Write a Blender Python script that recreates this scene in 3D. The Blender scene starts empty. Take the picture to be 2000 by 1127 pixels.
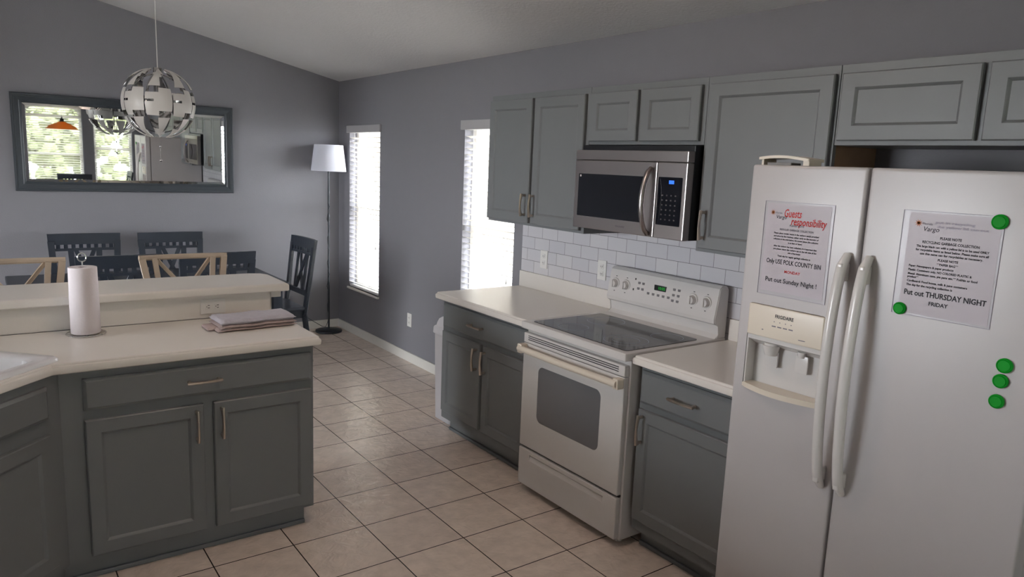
import bpy, bmesh, math, random
from mathutils import Vector, Matrix
random.seed(7)
PI = math.pi
S = bpy.context.scene
COL = S.collection

# ------------------------------------------------------------------ camera
CP = (-2.93872, -6.99801, 1.71017)
RX = Vector((0.8096276, -0.58553908, 0.04058489))
UX = Vector((0.06501547, 0.15818796, 0.98526624))
FX = Vector((0.58333192, 0.7950601, -0.16614244))
cd = bpy.data.cameras.new('camera'); cam = bpy.data.objects.new('camera', cd); COL.objects.link(cam)
M = Matrix(((RX.x, UX.x, -FX.x, CP[0]), (RX.y, UX.y, -FX.y, CP[1]), (RX.z, UX.z, -FX.z, CP[2]), (0, 0, 0, 1)))
cam.matrix_world = M
cd.sensor_fit = 'HORIZONTAL'; cd.sensor_width = 36.0; cd.lens = 1431.61 / 2000 * 36
cd.clip_start = 0.02; cd.clip_end = 200
S.camera = cam

# ------------------------------------------------------------------ world, light, exposure
W = bpy.data.worlds.new('world'); S.world = W; W.use_nodes = True
wn = W.node_tree; wn.nodes.clear()
wo = wn.nodes.new('ShaderNodeOutputWorld'); wb = wn.nodes.new('ShaderNodeBackground')
tc = wn.nodes.new('ShaderNodeTexCoord'); sx = wn.nodes.new('ShaderNodeSeparateXYZ'); rp = wn.nodes.new('ShaderNodeValToRGB')
wn.links.new(tc.outputs['Generated'], sx.inputs[0]); wn.links.new(sx.outputs['Z'], rp.inputs[0])
rp.color_ramp.elements[0].position = 0.0; rp.color_ramp.elements[0].color = (0.97, 0.955, 1.0, 1)
rp.color_ramp.elements[1].position = 0.7; rp.color_ramp.elements[1].color = (0.86, 0.90, 1.0, 1)
wn.links.new(rp.outputs[0], wb.inputs[0]); wb.inputs[1].default_value = 30.0
wn.links.new(wb.outputs[0], wo.inputs[0])
S.view_settings.view_transform = 'Standard'; S.view_settings.look = 'None'
S.view_settings.exposure = 0.34; S.view_settings.gamma = 1.0
S.view_settings.use_curve_mapping = False

def portal(name, loc, rot, sx_, sy_):
    l = bpy.data.lights.new(name, 'AREA'); l.shape = 'RECTANGLE'; l.size = sx_; l.size_y = sy_
    o = bpy.data.objects.new(name, l); o.location = loc; o.rotation_euler = rot; COL.objects.link(o)
    l.cycles.is_portal = True
# window openings: right wall (y0,y1,z0,z1), back wall (x0,x1,z0,z1)
YB = -9.5; XL = -4.0; XW = -6.4; SL = 0.212; H0 = 2.444
RW = [(-0.92, -0.26, 0.46, 2.00), (-2.99, -2.33, 0.46, 2.00)]
BW = [(-2.15, -1.22, 0.55, 2.26), (-1.03, -0.37, 0.55, 2.26), (-3.55, -2.45, 0.55, 2.26)]  # third opening is an unseen window added to bring in light
LW = [(-4.4, -2.2, 0.04, 2.08)]  # sliding door out of view, added as fill light from the left
for (a, b, c, d) in LW:
    portal('window_portal', (XW-0.16, (a+b)/2, (c+d)/2), (0, -PI/2, 0), d-c, b-a)
for (a, b, c, d) in RW:
    portal('window_portal', (0.16, (a+b)/2, (c+d)/2), (0, PI/2, 0), d-c, b-a)
for (a, b, c, d) in BW:
    portal('window_portal', ((a+b)/2, YB-0.16, (c+d)/2), (PI/2, 0, 0), b-a, d-c)

# ------------------------------------------------------------------ materials
def lin(c):
    return tuple(((x/255)/12.92 if x/255 <= 0.04045 else ((x/255+0.055)/1.055)**2.4) for x in c) + (1,)
MT = {}
def mat(name, rgb, rough=0.5, metal=0.0, noise=None, bump=None, spec=0.5, emit=None, coat=0.0, var=0.0):
    m = bpy.data.materials.new(name); m.use_nodes = True; nt = m.node_tree; b = nt.nodes['Principled BSDF']
    col = lin(rgb)
    b.inputs['Base Color'].default_value = col; b.inputs['Roughness'].default_value = rough
    b.inputs['Metallic'].default_value = metal; b.inputs['Specular IOR Level'].default_value = spec
    b.inputs['Coat Weight'].default_value = coat
    tcn = nt.nodes.new('ShaderNodeTexCoord')
    nz = nt.nodes.new('ShaderNodeTexNoise'); nz.inputs['Scale'].default_value = (noise or 12); nz.inputs['Detail'].default_value = 4
    nt.links.new(tcn.outputs['Object'], nz.inputs['Vector'])
    v = var if var else 0.02
    mx = nt.nodes.new('ShaderNodeMix'); mx.data_type = 'RGBA'
    mx.inputs['A'].default_value = tuple(x*(1-v) for x in col[:3])+(1,); mx.inputs['B'].default_value = tuple(min(1, x*(1+v)) for x in col[:3])+(1,)
    nt.links.new(nz.outputs['Fac'], mx.inputs['Factor']); nt.links.new(mx.outputs['Result'], b.inputs['Base Color'])
    if bump:
        n2 = nt.nodes.new('ShaderNodeTexNoise'); n2.inputs['Scale'].default_value = bump[0]; n2.inputs['Detail'].default_value = 3
        nt.links.new(tcn.outputs['Object'], n2.inputs['Vector'])
        bp = nt.nodes.new('ShaderNodeBump'); bp.inputs['Strength'].default_value = bump[1]; bp.inputs['Distance'].default_value = bump[2]
        nt.links.new(n2.outputs['Fac'], bp.inputs['Height']); nt.links.new(bp.outputs[0], b.inputs['Normal'])
    if emit:
        b.inputs['Emission Color'].default_value = lin(emit[0]); b.inputs['Emission Strength'].default_value = emit[1]
    MT[name] = m
    return m
mat('wall_paint', (132, 131, 137), 0.75, bump=(90, 0.25, 0.004))
mat('ceiling_paint', (214, 212, 212), 0.9, bump=(60, 0.4, 0.006))
mat('trim_white', (225, 222, 215), 0.45)
mat('cabinet_paint', (116, 119, 121), 0.42, bump=(140, 0.06, 0.002), noise=5, var=0.04)
mat('raw_wood', (150, 122, 98), 0.6, noise=20, var=0.15)
mat('laminate', (228, 223, 216), 0.28, noise=250, var=0.03)
mat('nickel', (204, 192, 180), 0.28, metal=1.0)
mat('chrome', (210, 210, 210), 0.12, metal=1.0)
mat('stainless', (172, 166, 164), 0.3, metal=1.0, noise=3, var=0.05)
mat('black_plastic', (14, 16, 22), 0.35)
mat('dark_glass', (10, 14, 22), 0.06, spec=0.6)
mat('cooktop_glass', (16, 19, 27), 0.08, spec=0.28)
mat('burner_ring', (150, 156, 168), 0.4)
mat('appliance_white', (190, 186, 186), 0.3, bump=(220, 0.10, 0.0015), spec=0.5)
mat('appliance_smooth', (212, 209, 206), 0.22)
mat('cream_plastic', (222, 212, 196), 0.32)
mat('grey_plastic', (120, 118, 116), 0.4)
mat('oven_glass', (112, 112, 114), 0.12, spec=0.6)
mat('print_grey', (118, 116, 118), 0.6)
mat('key_dark', (66, 58, 60), 0.5)
mat('ink_black', (26, 26, 34), 0.6)
mat('ink_grey', (110, 106, 116), 0.6)
mat('ink_faint', (165, 158, 172), 0.6)
mat('ink_red', (200, 38, 34), 0.6)
mat('ink_orange', (190, 110, 60), 0.6)
mat('paper', (200, 192, 195), 0.8, spec=0.2)
mat('green_plastic', (4, 150, 36), 0.55, spec=0.2)
mat('charcoal_frame', (58, 64, 70), 0.38, bump=(30, 0.1, 0.002))
mat('dark_wood', (42, 49, 59), 0.34, noise=8, var=0.12)
mat('tan_wood', (176, 158, 138), 0.42, noise=14, var=0.12)
mat('lamp_black', (34, 40, 46), 0.35)
mat('white_plastic', (228, 226, 222), 0.4)
mat('valance_shaded', (176, 174, 176), 0.5)  # white valance; its backlit shade is put into the colour
mat('bin_plastic', (214, 212, 216), 0.45)
mat('silver_inner', (190, 188, 186), 0.12, metal=1.0)
mat('petal_white', (205, 200, 194), 0.35)
mat('towel_cloth', (186, 182, 190), 0.95, bump=(160, 0.8, 0.004), noise=60, var=0.12)
mat('towel_pink', (182, 164, 160), 0.95, bump=(160, 0.8, 0.004), noise=60, var=0.1)
mat('paper_towel', (222, 214, 216), 0.95, bump=(90, 0.5, 0.003))
mat('sink_white', (222, 222, 224), 0.2)
mat('mirror_silver', (232, 236, 236), 0.015, metal=1.0)
mat('green_led', (20, 60, 20), 0.4, emit=((40, 220, 70), 0.5))
mat('blue_led', (20, 60, 160), 0.4, emit=((50, 120, 255), 0.9))
mat('lit_dome', (240, 220, 200), 0.5, emit=((255, 226, 206), 26.0))
mat('stucco', (118, 110, 98), 0.9, bump=(20, 0.5, 0.01))  # darkened from cream so the wall behind the blinds looks dimmer
mat('grass', (150, 146, 138), 0.95, noise=3, var=0.3)
mat('ground_dark', (92, 88, 84), 0.95, noise=3, var=0.2)  # dark tone chosen to dim the ground behind the blinds
mat('leaf', (112, 116, 76), 0.8, noise=2.5, var=0.45)
mat('bark', (86, 74, 62), 0.9)
mat('red_mark', (150, 60, 50), 0.5)

def translucent(name, rgb, fac, rgb2=None):
    m = bpy.data.materials.new(name); m.use_nodes = True; nt = m.node_tree; nt.nodes.clear()
    o = nt.nodes.new('ShaderNodeOutputMaterial'); d = nt.nodes.new('ShaderNodeBsdfDiffuse'); t = nt.nodes.new('ShaderNodeBsdfTranslucent'); x = nt.nodes.new('ShaderNodeMixShader')
    d.inputs[0].default_value = lin(rgb); t.inputs[0].default_value = lin(rgb2 or rgb); x.inputs[0].default_value = fac
    nt.links.new(d.outputs[0], x.inputs[1]); nt.links.new(t.outputs[0], x.inputs[2]); nt.links.new(x.outputs[0], o.inputs[0]); MT[name] = m
translucent('blind_slat', (232, 228, 220), 0.12)
translucent('shade_fabric', (238, 239, 246), 0.4)
translucent('amber_glass', (250, 176, 100), 0.8)
def clear(name, rgb, gloss, rough=0.02):
    m = bpy.data.materials.new(name); m.use_nodes = True; nt = m.node_tree; nt.nodes.clear()
    o = nt.nodes.new('ShaderNodeOutputMaterial'); t = nt.nodes.new('ShaderNodeBsdfTransparent'); g = nt.nodes.new('ShaderNodeBsdfGlossy'); x = nt.nodes.new('ShaderNodeMixShader')
    t.inputs[0].default_value = rgb + (1,); g.inputs['Roughness'].default_value = rough; x.inputs[0].default_value = gloss
    nt.links.new(t.outputs[0], x.inputs[1]); nt.links.new(g.outputs[0], x.inputs[2]); nt.links.new(x.outputs[0], o.inputs[0]); MT[name] = m
clear('window_glass', (0.93, 0.95, 0.95), 0.06)
clear('sleeve_plastic', (0.96, 0.96, 0.97), 0.02, 0.35)

def floor_mat():
    m = bpy.data.materials.new('floor_tile'); m.use_nodes = True; nt = m.node_tree; b = nt.nodes['Principled BSDF']
    g = nt.nodes.new('ShaderNodeNewGeometry'); mp = nt.nodes.new('ShaderNodeMapping'); br = nt.nodes.new('ShaderNodeTexBrick')
    T = 0.33970
    mp.inputs['Location'].default_value = (1.5572 + T*20 - 0.002, 2.6538 + T*40 - 0.002, 0)
    nt.links.new(g.outputs['Position'], mp.inputs[0]); nt.links.new(mp.outputs[0], br.inputs['Vector'])
    br.offset = 0; br.squash = 1; br.inputs['Scale'].default_value = 1; br.inputs['Brick Width'].default_value = T; br.inputs['Row Height'].default_value = T
    br.inputs['Mortar Size'].default_value = 0.0027; br.inputs['Mortar Smooth'].default_value = 0.1
    br.inputs['Color1'].default_value = lin((228, 213, 200)); br.inputs['Color2'].default_value = lin((221, 206, 194)); br.inputs['Mortar'].default_value = lin((50, 37, 30))
    nz = nt.nodes.new('ShaderNodeTexNoise'); nz.inputs['Scale'].default_value = 14; nz.inputs['Detail'].default_value = 6; nt.links.new(g.outputs['Position'], nz.inputs['Vector'])
    cr = nt.nodes.new('ShaderNodeMapRange'); cr.inputs[1].default_value = 0.3; cr.inputs[2].default_value = 0.7; cr.inputs[3].default_value = 0.90; cr.inputs[4].default_value = 1.08
    nt.links.new(nz.outputs['Fac'], cr.inputs[0])
    mx = nt.nodes.new('ShaderNodeMix'); mx.data_type = 'RGBA'; mx.blend_type = 'MULTIPLY'; mx.inputs['Factor'].default_value = 1
    nt.links.new(br.outputs['Color'], mx.inputs['A']); nt.links.new(cr.outputs[0], mx.inputs['B']); nt.links.new(mx.outputs['Result'], b.inputs['Base Color'])
    b.inputs['Roughness'].default_value = 0.22
    n2 = nt.nodes.new('ShaderNodeTexNoise'); n2.inputs['Scale'].default_value = 17; n2.inputs['Detail'].default_value = 2; n2.inputs['Distortion'].default_value = 1.5
    nt.links.new(g.outputs['Position'], n2.inputs['Vector'])
    ad = nt.nodes.new('ShaderNodeMath'); ad.operation = 'MULTIPLY_ADD'; ad.inputs[1].default_value = -0.6
    nt.links.new(br.outputs['Fac'], ad.inputs[0]); nt.links.new(n2.outputs['Fac'], ad.inputs[2])
    bp = nt.nodes.new('ShaderNodeBump'); bp.inputs['Strength'].default_value = 0.55; bp.inputs['Distance'].default_value = 0.008
    nt.links.new(ad.outputs[0], bp.inputs['Height']); nt.links.new(bp.outputs[0], b.inputs['Normal']); MT['floor_tile'] = m
floor_mat()
def subway_mat():
    m = bpy.data.materials.new('subway_tile'); m.use_nodes = True; nt = m.node_tree; b = nt.nodes['Principled BSDF']
    g = nt.nodes.new('ShaderNodeNewGeometry'); sp = nt.nodes.new('ShaderNodeSeparateXYZ'); cb = nt.nodes.new('ShaderNodeCombineXYZ'); br = nt.nodes.new('ShaderNodeTexBrick')
    nt.links.new(g.outputs['Position'], sp.inputs[0])
    ay = nt.nodes.new('ShaderNodeMath'); ay.operation = 'ADD'; ay.inputs[1].default_value = 10.0
    az = nt.nodes.new('ShaderNodeMath'); az.operation = 'ADD'; az.inputs[1].default_value = -1.018 + 0.0775*20
    nt.links.new(sp.outputs['Y'], ay.inputs[0]); nt.links.new(sp.outputs['Z'], az.inputs[0])
    nt.links.new(ay.outputs[0], cb.inputs['X']); nt.links.new(az.outputs[0], cb.inputs['Y']); nt.links.new(cb.outputs[0], br.inputs['Vector'])
    br.offset = 0.5; br.inputs['Scale'].default_value = 1; br.inputs['Brick Width'].default_value = 0.152; br.inputs['Row Height'].default_value = 0.0775
    br.inputs['Mortar Size'].default_value = 0.0013; br.inputs['Mortar Smooth'].default_value = 0.1
    br.inputs['Color1'].default_value = lin((214, 212, 214)); br.inputs['Color2'].default_value = lin((204, 203, 208)); br.inputs['Mortar'].default_value = lin((120, 118, 122))
    nt.links.new(br.outputs['Color'], b.inputs['Base Color']); b.inputs['Roughness'].default_value = 0.25
    bp = nt.nodes.new('ShaderNodeBump'); bp.invert = True; bp.inputs['Strength'].default_value = 0.5; bp.inputs['Distance'].default_value = 0.003
    nt.links.new(br.outputs['Fac'], bp.inputs['Height']); nt.links.new(bp.outputs[0], b.inputs['Normal']); MT['subway_tile'] = m
subway_mat()

# ------------------------------------------------------------------ mesh helpers
class MB:
    def __init__(s): s.bm = bmesh.new()
    def box(s, x0, x1, y0, y1, z0, z1, bev=0.0, seg=2, mi=0):
        r = bmesh.ops.create_cube(s.bm, size=1.0); vs = r['verts']
        for v in vs:
            v.co = Vector((x0+(v.co.x+.5)*(x1-x0), y0+(v.co.y+.5)*(y1-y0), z0+(v.co.z+.5)*(z1-z0)))
        es = list({e for v in vs for e in v.link_edges}); fs = list({f for v in vs for f in v.link_faces})
        if mi:
            for f in fs: f.material_index = mi
        if bev > 0: bmesh.ops.bevel(s.bm, geom=es, offset=bev, segments=seg, profile=0.6, affect='EDGES', clamp_overlap=True)
        return s
    def cone(s, c, r0, r1, h, seg=32, axis='z', mi=0, cap=True):
        r = bmesh.ops.create_cone(s.bm, cap_ends=cap, cap_tris=False, segments=seg, radius1=r0, radius2=r1, depth=h)
        R = {'z': Matrix.Identity(3), 'x': Matrix.Rotation(PI/2, 3, 'Y'), 'y': Matrix.Rotation(-PI/2, 3, 'X')}[axis]
        for v in r['verts']:
            v.co = R @ (v.co + Vector((0, 0, h/2))) + Vector(c)
        if mi:
            for f in {f for v in r['verts'] for f in v.link_faces}: f.material_index = mi
        return s
    def sphere(s, c, r, seg=16):
        q = bmesh.ops.create_uvsphere(s.bm, u_segments=seg, v_segments=seg//2+2, radius=r)
        for v in q['verts']: v.co += Vector(c)
        return s
    def tube(s, pts, r, seg=10, sec=None, closed=False):
        """sweep along pts; r number/list; sec=(a,b) elliptic/rect scale with fixed up"""
        P = [Vector(p) for p in pts]; n = len(P); rings = []
        up = Vector((0, 0, 1)); prev = None
        for i, p in enumerate(P):
            if closed: t = (P[(i+1) % n]-P[i-1])
            else: t = P[min(i+1, n-1)]-P[max(i-1, 0)]
            t.normalize()
            if prev is None:
                a = up if abs(t.dot(up)) < 0.95 else Vector((1, 0, 0))
                u = t.cross(a).normalized()
            else:
                u = (prev - t*prev.dot(t)).normalized()
            prev = u; w = t.cross(u).normalized()
            rr = r[i] if isinstance(r, (list, tuple)) else r
            ring = []
            for k in range(seg):
                an = 2*PI*(k+.5)/seg; ca, sa = math.cos(an), math.sin(an)
                if sec: ca *= sec[0]; sa *= sec[1]
                ring.append(s.bm.verts.new(p + u*ca*rr + w*sa*rr))
            rings.append(ring)
        m = n if closed else n-1
        for i in range(m):
            A = rings[i]; B = rings[(i+1) % n]
            for k in range(seg): s.bm.faces.new((A[k], A[(k+1) % seg], B[(k+1) % seg], B[k]))
        if not closed:
            s.bm.faces.new(rings[0][::-1]); s.bm.faces.new(rings[-1])
        return s
    def bar(s, p0, p1, w, d, up=(0, 0, 1), bev=0.003):
        """rectangular bar from p0 to p1; w across, d other"""
        p0 = Vector(p0); p1 = Vector(p1); t = (p1-p0).normalized(); a = Vector(up)
        if abs(t.dot(a)) > 0.97: a = Vector((0, 1, 0))
        u = t.cross(a).normalized(); v = u.cross(t).normalized(); L = (p1-p0).length
        r = bmesh.ops.create_cube(s.bm, size=1.0); vs = r['verts']
        for q in vs: q.co = p0 + t*((q.co.z+.5)*L) + u*(q.co.x*w) + v*(q.co.y*d)
        if bev: bmesh.ops.bevel(s.bm, geom=list({e for x in vs for e in x.link_edges}), offset=bev, segments=1, affect='EDGES', clamp_overlap=True)
        return s
    def lathe(s, prof, c=(0, 0, 0), seg=40, cap=False):
        rings = []
        for r, z in prof:
            rings.append([s.bm.verts.new((c[0]+r*math.cos(2*PI*k/seg), c[1]+r*math.sin(2*PI*k/seg), c[2]+z)) for k in range(seg)])
        for A, B in zip(rings, rings[1:]):
            for k in range(seg): s.bm.faces.new((A[k], A[(k+1) % seg], B[(k+1) % seg], B[k]))
        if cap:
            s.bm.faces.new(rings[0][::-1]); s.bm.faces.new(rings[-1])
        return s
    def slab(s, poly, prof, mi=0):
        """poly CCW [(x,y)], prof [(outset,z)] bottom to top"""
        n = len(poly); rings = []
        for off, z in prof:
            ring = []
            for i in range(n):
                a = Vector(poly[i-1]); b = Vector(poly[i]); c = Vector(poly[(i+1) % n])
                d1 = (b-a).normalized(); d2 = (c-b).normalized(); n1 = Vector((d1.y, -d1.x)); n2 = Vector((d2.y, -d2.x))
                k = (n1+n2); k = k/(1+n1.dot(n2))
                p = b + k*off; ring.append(s.bm.verts.new((p.x, p.y, z)))
            rings.append(ring)
        for A, B in zip(rings, rings[1:]):
            for k in range(n): s.bm.faces.new((A[k], A[(k+1) % n], B[(k+1) % n], B[k]))
        s.bm.faces.new(rings[0][::-1]); s.bm.faces.new(rings[-1])
        return s
    def extr(s, poly, axis, a0, a1, bev=0.0):
        """extrude 2D poly along axis; poly coords are the other two axes in order"""
        def P(p, a):
            return {'x': (a, p[0], p[1]), 'y': (p[0], a, p[1]), 'z': (p[0], p[1], a)}[axis]
        A = [s.bm.verts.new(P(p, a0)) for p in poly]; B = [s.bm.verts.new(P(p, a1)) for p in poly]; n = len(poly)
        fs = [s.bm.faces.new(A), s.bm.faces.new(B[::-1])]
        for k in range(n): fs.append(s.bm.faces.new((A[k], B[k], B[(k+1) % n], A[(k+1) % n])))
        if bev:
            es = list({e for f in fs[:2] for e in f.edges})
            bmesh.ops.bevel(s.bm, geom=es, offset=bev, segments=2, affect='EDGES', clamp_overlap=True)
        return s
    def panel_door(s, x0, x1, z0, z1, yb, th=0.02, fr=0.057, rec=0.009):
        """framed door; back plane y=yb, front y=yb-th, facing -y"""
        yf = yb-th
        L = [(0, yb), (0, yf+0.004), (0.004, yf), (fr-0.004, yf), (fr, yf+0.003), (fr+0.006, yf+rec)]
        rings = []
        for o, y in L:
            rings.append([s.bm.verts.new(p) for p in ((x0+o, y, z0+o), (x1-o, y, z0+o), (x1-o, y, z1-o), (x0+o, y, z1-o))])
        for A, B in zip(rings, rings[1:]):
            for k in range(4): s.bm.faces.new((A[k], A[(k+1) % 4], B[(k+1) % 4], B[k]))
        s.bm.faces.new(rings[-1]); s.bm.faces.new(rings[0][::-1])
        return s
    def slab_front(s, x0, x1, z0, z1, yb, th=0.02, ed=0.012):
        yf = yb-th; L = [(0, yb), (0, yf+0.008), (ed, yf)]
        rings = []
        for o, y in L:
            rings.append([s.bm.verts.new(p) for p in ((x0+o, y, z0+o), (x1-o, y, z0+o), (x1-o, y, z1-o), (x0+o, y, z1-o))])
        for A, B in zip(rings, rings[1:]):
            for k in range(4): s.bm.faces.new((A[k], A[(k+1) % 4], B[(k+1) % 4], B[k]))
        s.bm.faces.new(rings[-1]); s.bm.faces.new(rings[0][::-1])
        return s
    def build(s, name, mats, parent=None, smooth=False, label=None, cut=None):
        bmesh.ops.recalc_face_normals(s.bm, faces=s.bm.faces)
        me = bpy.data.meshes.new(name); s.bm.to_mesh(me); s.bm.free()
        o = bpy.data.objects.new(name, me); COL.objects.link(o)
        for m in (mats if isinstance(mats, (list, tuple)) else [mats]): me.materials.append(MT[m])
        if cut is not None:
            bmesh.ops.recalc_face_normals(cut.bm, faces=cut.bm.faces)
            cm = bpy.data.meshes.new('cut'); cut.bm.to_mesh(cm); cut.bm.free(); co = bpy.data.objects.new('cut', cm); COL.objects.link(co)
            md = o.modifiers.new('b', 'BOOLEAN'); md.object = co; md.operation = 'DIFFERENCE'; md.solver = 'EXACT'
            bpy.context.view_layer.update(); dg = bpy.context.evaluated_depsgraph_get()
            nm = bpy.data.meshes.new_from_object(o.evaluated_get(dg)); o.modifiers.clear(); o.data = nm; nm.name = name
            bpy.data.objects.remove(co); bpy.data.meshes.remove(me)
            me = nm
        if smooth:
            for p in me.polygons: p.use_smooth = True
            try: me.set_sharp_from_angle(angle=math.radians(smooth if smooth is not True else 40))
            except Exception: pass
        if parent: o.parent = parent
        if label: o['label'] = label
        return o
def thing(name, label, cat, loc=(0, 0, 0), rz=0.0, group=None):
    o = bpy.data.objects.new(name, None); COL.objects.link(o); o.empty_display_size = 0.1
    o.location = loc; o.rotation_euler = (0, 0, rz); o['label'] = label; o['category'] = cat
    if group: o['group'] = group
    return o
def tag(o, label, cat, group=None):
    o['label'] = label; o['category'] = cat
    if group: o['group'] = group
    return o
def struct(o): o['kind'] = 'structure'; return o
def dup(root, loc, rz, label, group=None):
    r = root.copy(); COL.objects.link(r); r.location = loc; r.rotation_euler = (0, 0, rz); r['label'] = label
    if group: r['group'] = group
    for ch in list(root.children):
        c = ch.copy(); COL.objects.link(c); c.parent = r
        for g in ch.children:
            d = g.copy(); COL.objects.link(d); d.parent = c
    return r
def rrect(x0, x1, z0, z1, r, n=6):
    pts = []
    for cx, cz, a0 in ((x1-r, z0+r, -PI/2), (x1-r, z1-r, 0), (x0+r, z1-r, PI/2), (x0+r, z0+r, PI)):
        for k in range(n+1):
            a = a0 + PI/2*k/n; pts.append((cx+r*math.cos(a), cz+r*math.sin(a)))
    return pts
def bow_handle(L, vertical, x, z, yf, parent, name='handle', m='nickel', w=0.0145, proj=0.028, lab=None):
    """bowed pull centred x,z standing off plane y=yf toward -y"""
    b = MB(); n = 10; pts = []
    for k in range(n+1):
        t = k/n; s_ = (t-.5)*L; d = yf-proj-0.008*math.sin(PI*t)
        pts.append((x, d, z+s_) if vertical else (x+s_, d, z))
    b.tube(pts, [w*0.62*(0.75+0.35*abs(2*(k/n)-1)) for k in range(n+1)], seg=8, sec=(1.0, 0.75))
    for sg in (-1, 1):
        e = L/2*0.86*sg
        if vertical: b.bar((x, yf, z+e), (x, yf-proj-.003, z+e), 0.012, 0.013)
        else: b.bar((x+e, yf, z), (x+e, yf-proj-.003, z), 0.013, 0.012)
    return b.build(name, m, parent, smooth=True, label=lab)
def text(s, size, x, z, y, parent, m, name='lettering', align='LEFT', rot=0.0, shear=0.0, width=None, bold=0.0, space=1.0):
    c = bpy.data.curves.new('t', 'FONT'); c.body = s; c.size = size; c.align_x = align; c.shear = shear; c.offset = bold; c.space_character = space; c.resolution_u = 2
    o = bpy.data.objects.new('t', c); COL.objects.link(o); bpy.context.view_layer.update()
    dg = bpy.context.evaluated_depsgraph_get(); me = bpy.data.meshes.new_from_object(o.evaluated_get(dg)); me.name = name
    bpy.data.objects.remove(o)
    xs = [v.co.x for v in me.vertices] or [0]; k = 1.0
    if width and (max(xs)-min(xs)) > 0: k = width/(max(xs)-min(xs))
    R = Matrix.Rotation(rot, 3, 'Z')
    for v in me.vertices:
        q = R @ Vector((v.co.x*k, v.co.y, 0)); v.co = Vector((x+q.x, y, z+q.y))
    me.materials.clear(); me.materials.append(MT[m])
    r = bpy.data.objects.new(name, me); COL.objects.link(r); r.parent = parent
    return r
RZ = -PI/2   # things on the right wall: local x runs to the viewer's right, local y into the wall

# ------------------------------------------------------------------ room shell
XR = -3.6
def zc(x): return H0 - SL*x if x > XR else H0 - SL*XR + SL*(x-XR)
b = MB(); b.box(XW-.15, 0.15, YB-.15, 0.15, -0.1, 0.0); struct(b.build('floor', 'floor_tile'))
b = MB(); b.extr([(0.15, zc(0.15)), (XR, zc(XR)), (XW-.15, zc(XW-.15)), (XW-.15, zc(XW-.15)+.12), (XR, zc(XR)+.12), (0.15, zc(.15)+.12)], 'y', YB-.15, 0.15); struct(b.build('ceiling', 'ceiling_paint'))
b = MB(); b.box(0, 0.14, YB-.15, 0.15, 0, H0-0.001)
c = MB()
for (a, e, z0, z1) in RW: c.box(-.1, .3, a, e, z0, z1)
struct(b.build('wall_right', 'wall_paint', cut=c))
GAB = [(XW, 0), (0, 0), (0, zc(0)), (XR, zc(XR)), (XW, zc(XW))]
b = MB(); b.extr(GAB, 'y', 0, 0.14); struct(b.build('wall_far', 'wall_paint'))
b = MB(); b.extr(GAB, 'y', YB-.14, YB)
c = MB()
for (a, e, z0, z1) in BW: c.box(a, e, YB-.3, YB+.1, z0, z1)
struct(b.build('wall_back', 'wall_paint', cut=c))
b = MB(); b.box(XW-.14, XW, YB-.14, 0.14, 0, zc(XW))
c = MB()
for (a, e, z0, z1) in LW: c.box(XW-.3, XW+.1, a, e, z0, z1)
struct(b.build('wall_left', 'wall_paint', cut=c))
def baseb(name, x0, x1, y0, y1): struct(MB().box(x0, x1, y0, y1, 0, .082, .004).build(name, 'trim_white'))
baseb('baseboard_far', XW, -0.0, -0.014, 0.0)
baseb('baseboard_right', -0.014, 0.0, -3.1, -0.014)
baseb('baseboard_left', XW, XW+.014, -2.55, -0.014)
baseb('baseboard_back', XW, 0, YB, YB+.014)
baseb('baseboard_kitchen', -0.014, 0, YB+.014, -6.42)

# ------------------------------------------------------------------ windows and blinds
def window(n, rz, org, w, z0, z1, arch=False):
    """local: x across, y outward (+), room side y=0, wall 0.14 thick"""
    h = z1-z0
    f = MB(); t = 0.045; y0, y1 = 0.075, 0.125
    f.box(0, t, y0, y1, 0, h, .003); f.box(w-t, w, y0, y1, 0, h, .003); f.box(t, w-t, y0, y1, 0, t, .003); f.box(t, w-t, y0, y1, h-t, h, .003)
    if arch:
        zr = 1.97-z0; f.box(t, w-t, y0, y1, zr-.02, zr+.03, .003)
        pts = [(t, h-t), (t, zr+.03)]
        for k in range(17):
            a = PI-PI*k/16; pts.append((w/2+(w/2-t)*math.cos(a), zr+.03+(h-t-zr-.05)*math.sin(a)))
        pts += [(w-t, zr+.03), (w-t, h-t)]
        f.extr(pts, 'y', y0+.01, y1-.01)
        f.box(t, w-t, y0+.005, y1-.005, (zr)*.5-.015, zr*.5+.015, .003)
    else:
        f.box(t, w-t, y0+.005, y1-.005, h*.5-.02, h*.5+.02, .003)
    wo_ = f.build('window_%d' % n, 'trim_white'); wo_.location = (org[0], org[1], z0); wo_.rotation_euler = (0, 0, rz); struct(wo_)
    g = MB(); g.box(t, w-t, .098, .102, t, h-t); g.build('window_glass', 'window_glass', wo_)
    s_ = MB(); s_.box(-.012, w+.012, -.02, .075, -.018, 0.0, .003); s_.build('window_sill', 'trim_white', wo_)
    return wo_
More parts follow.
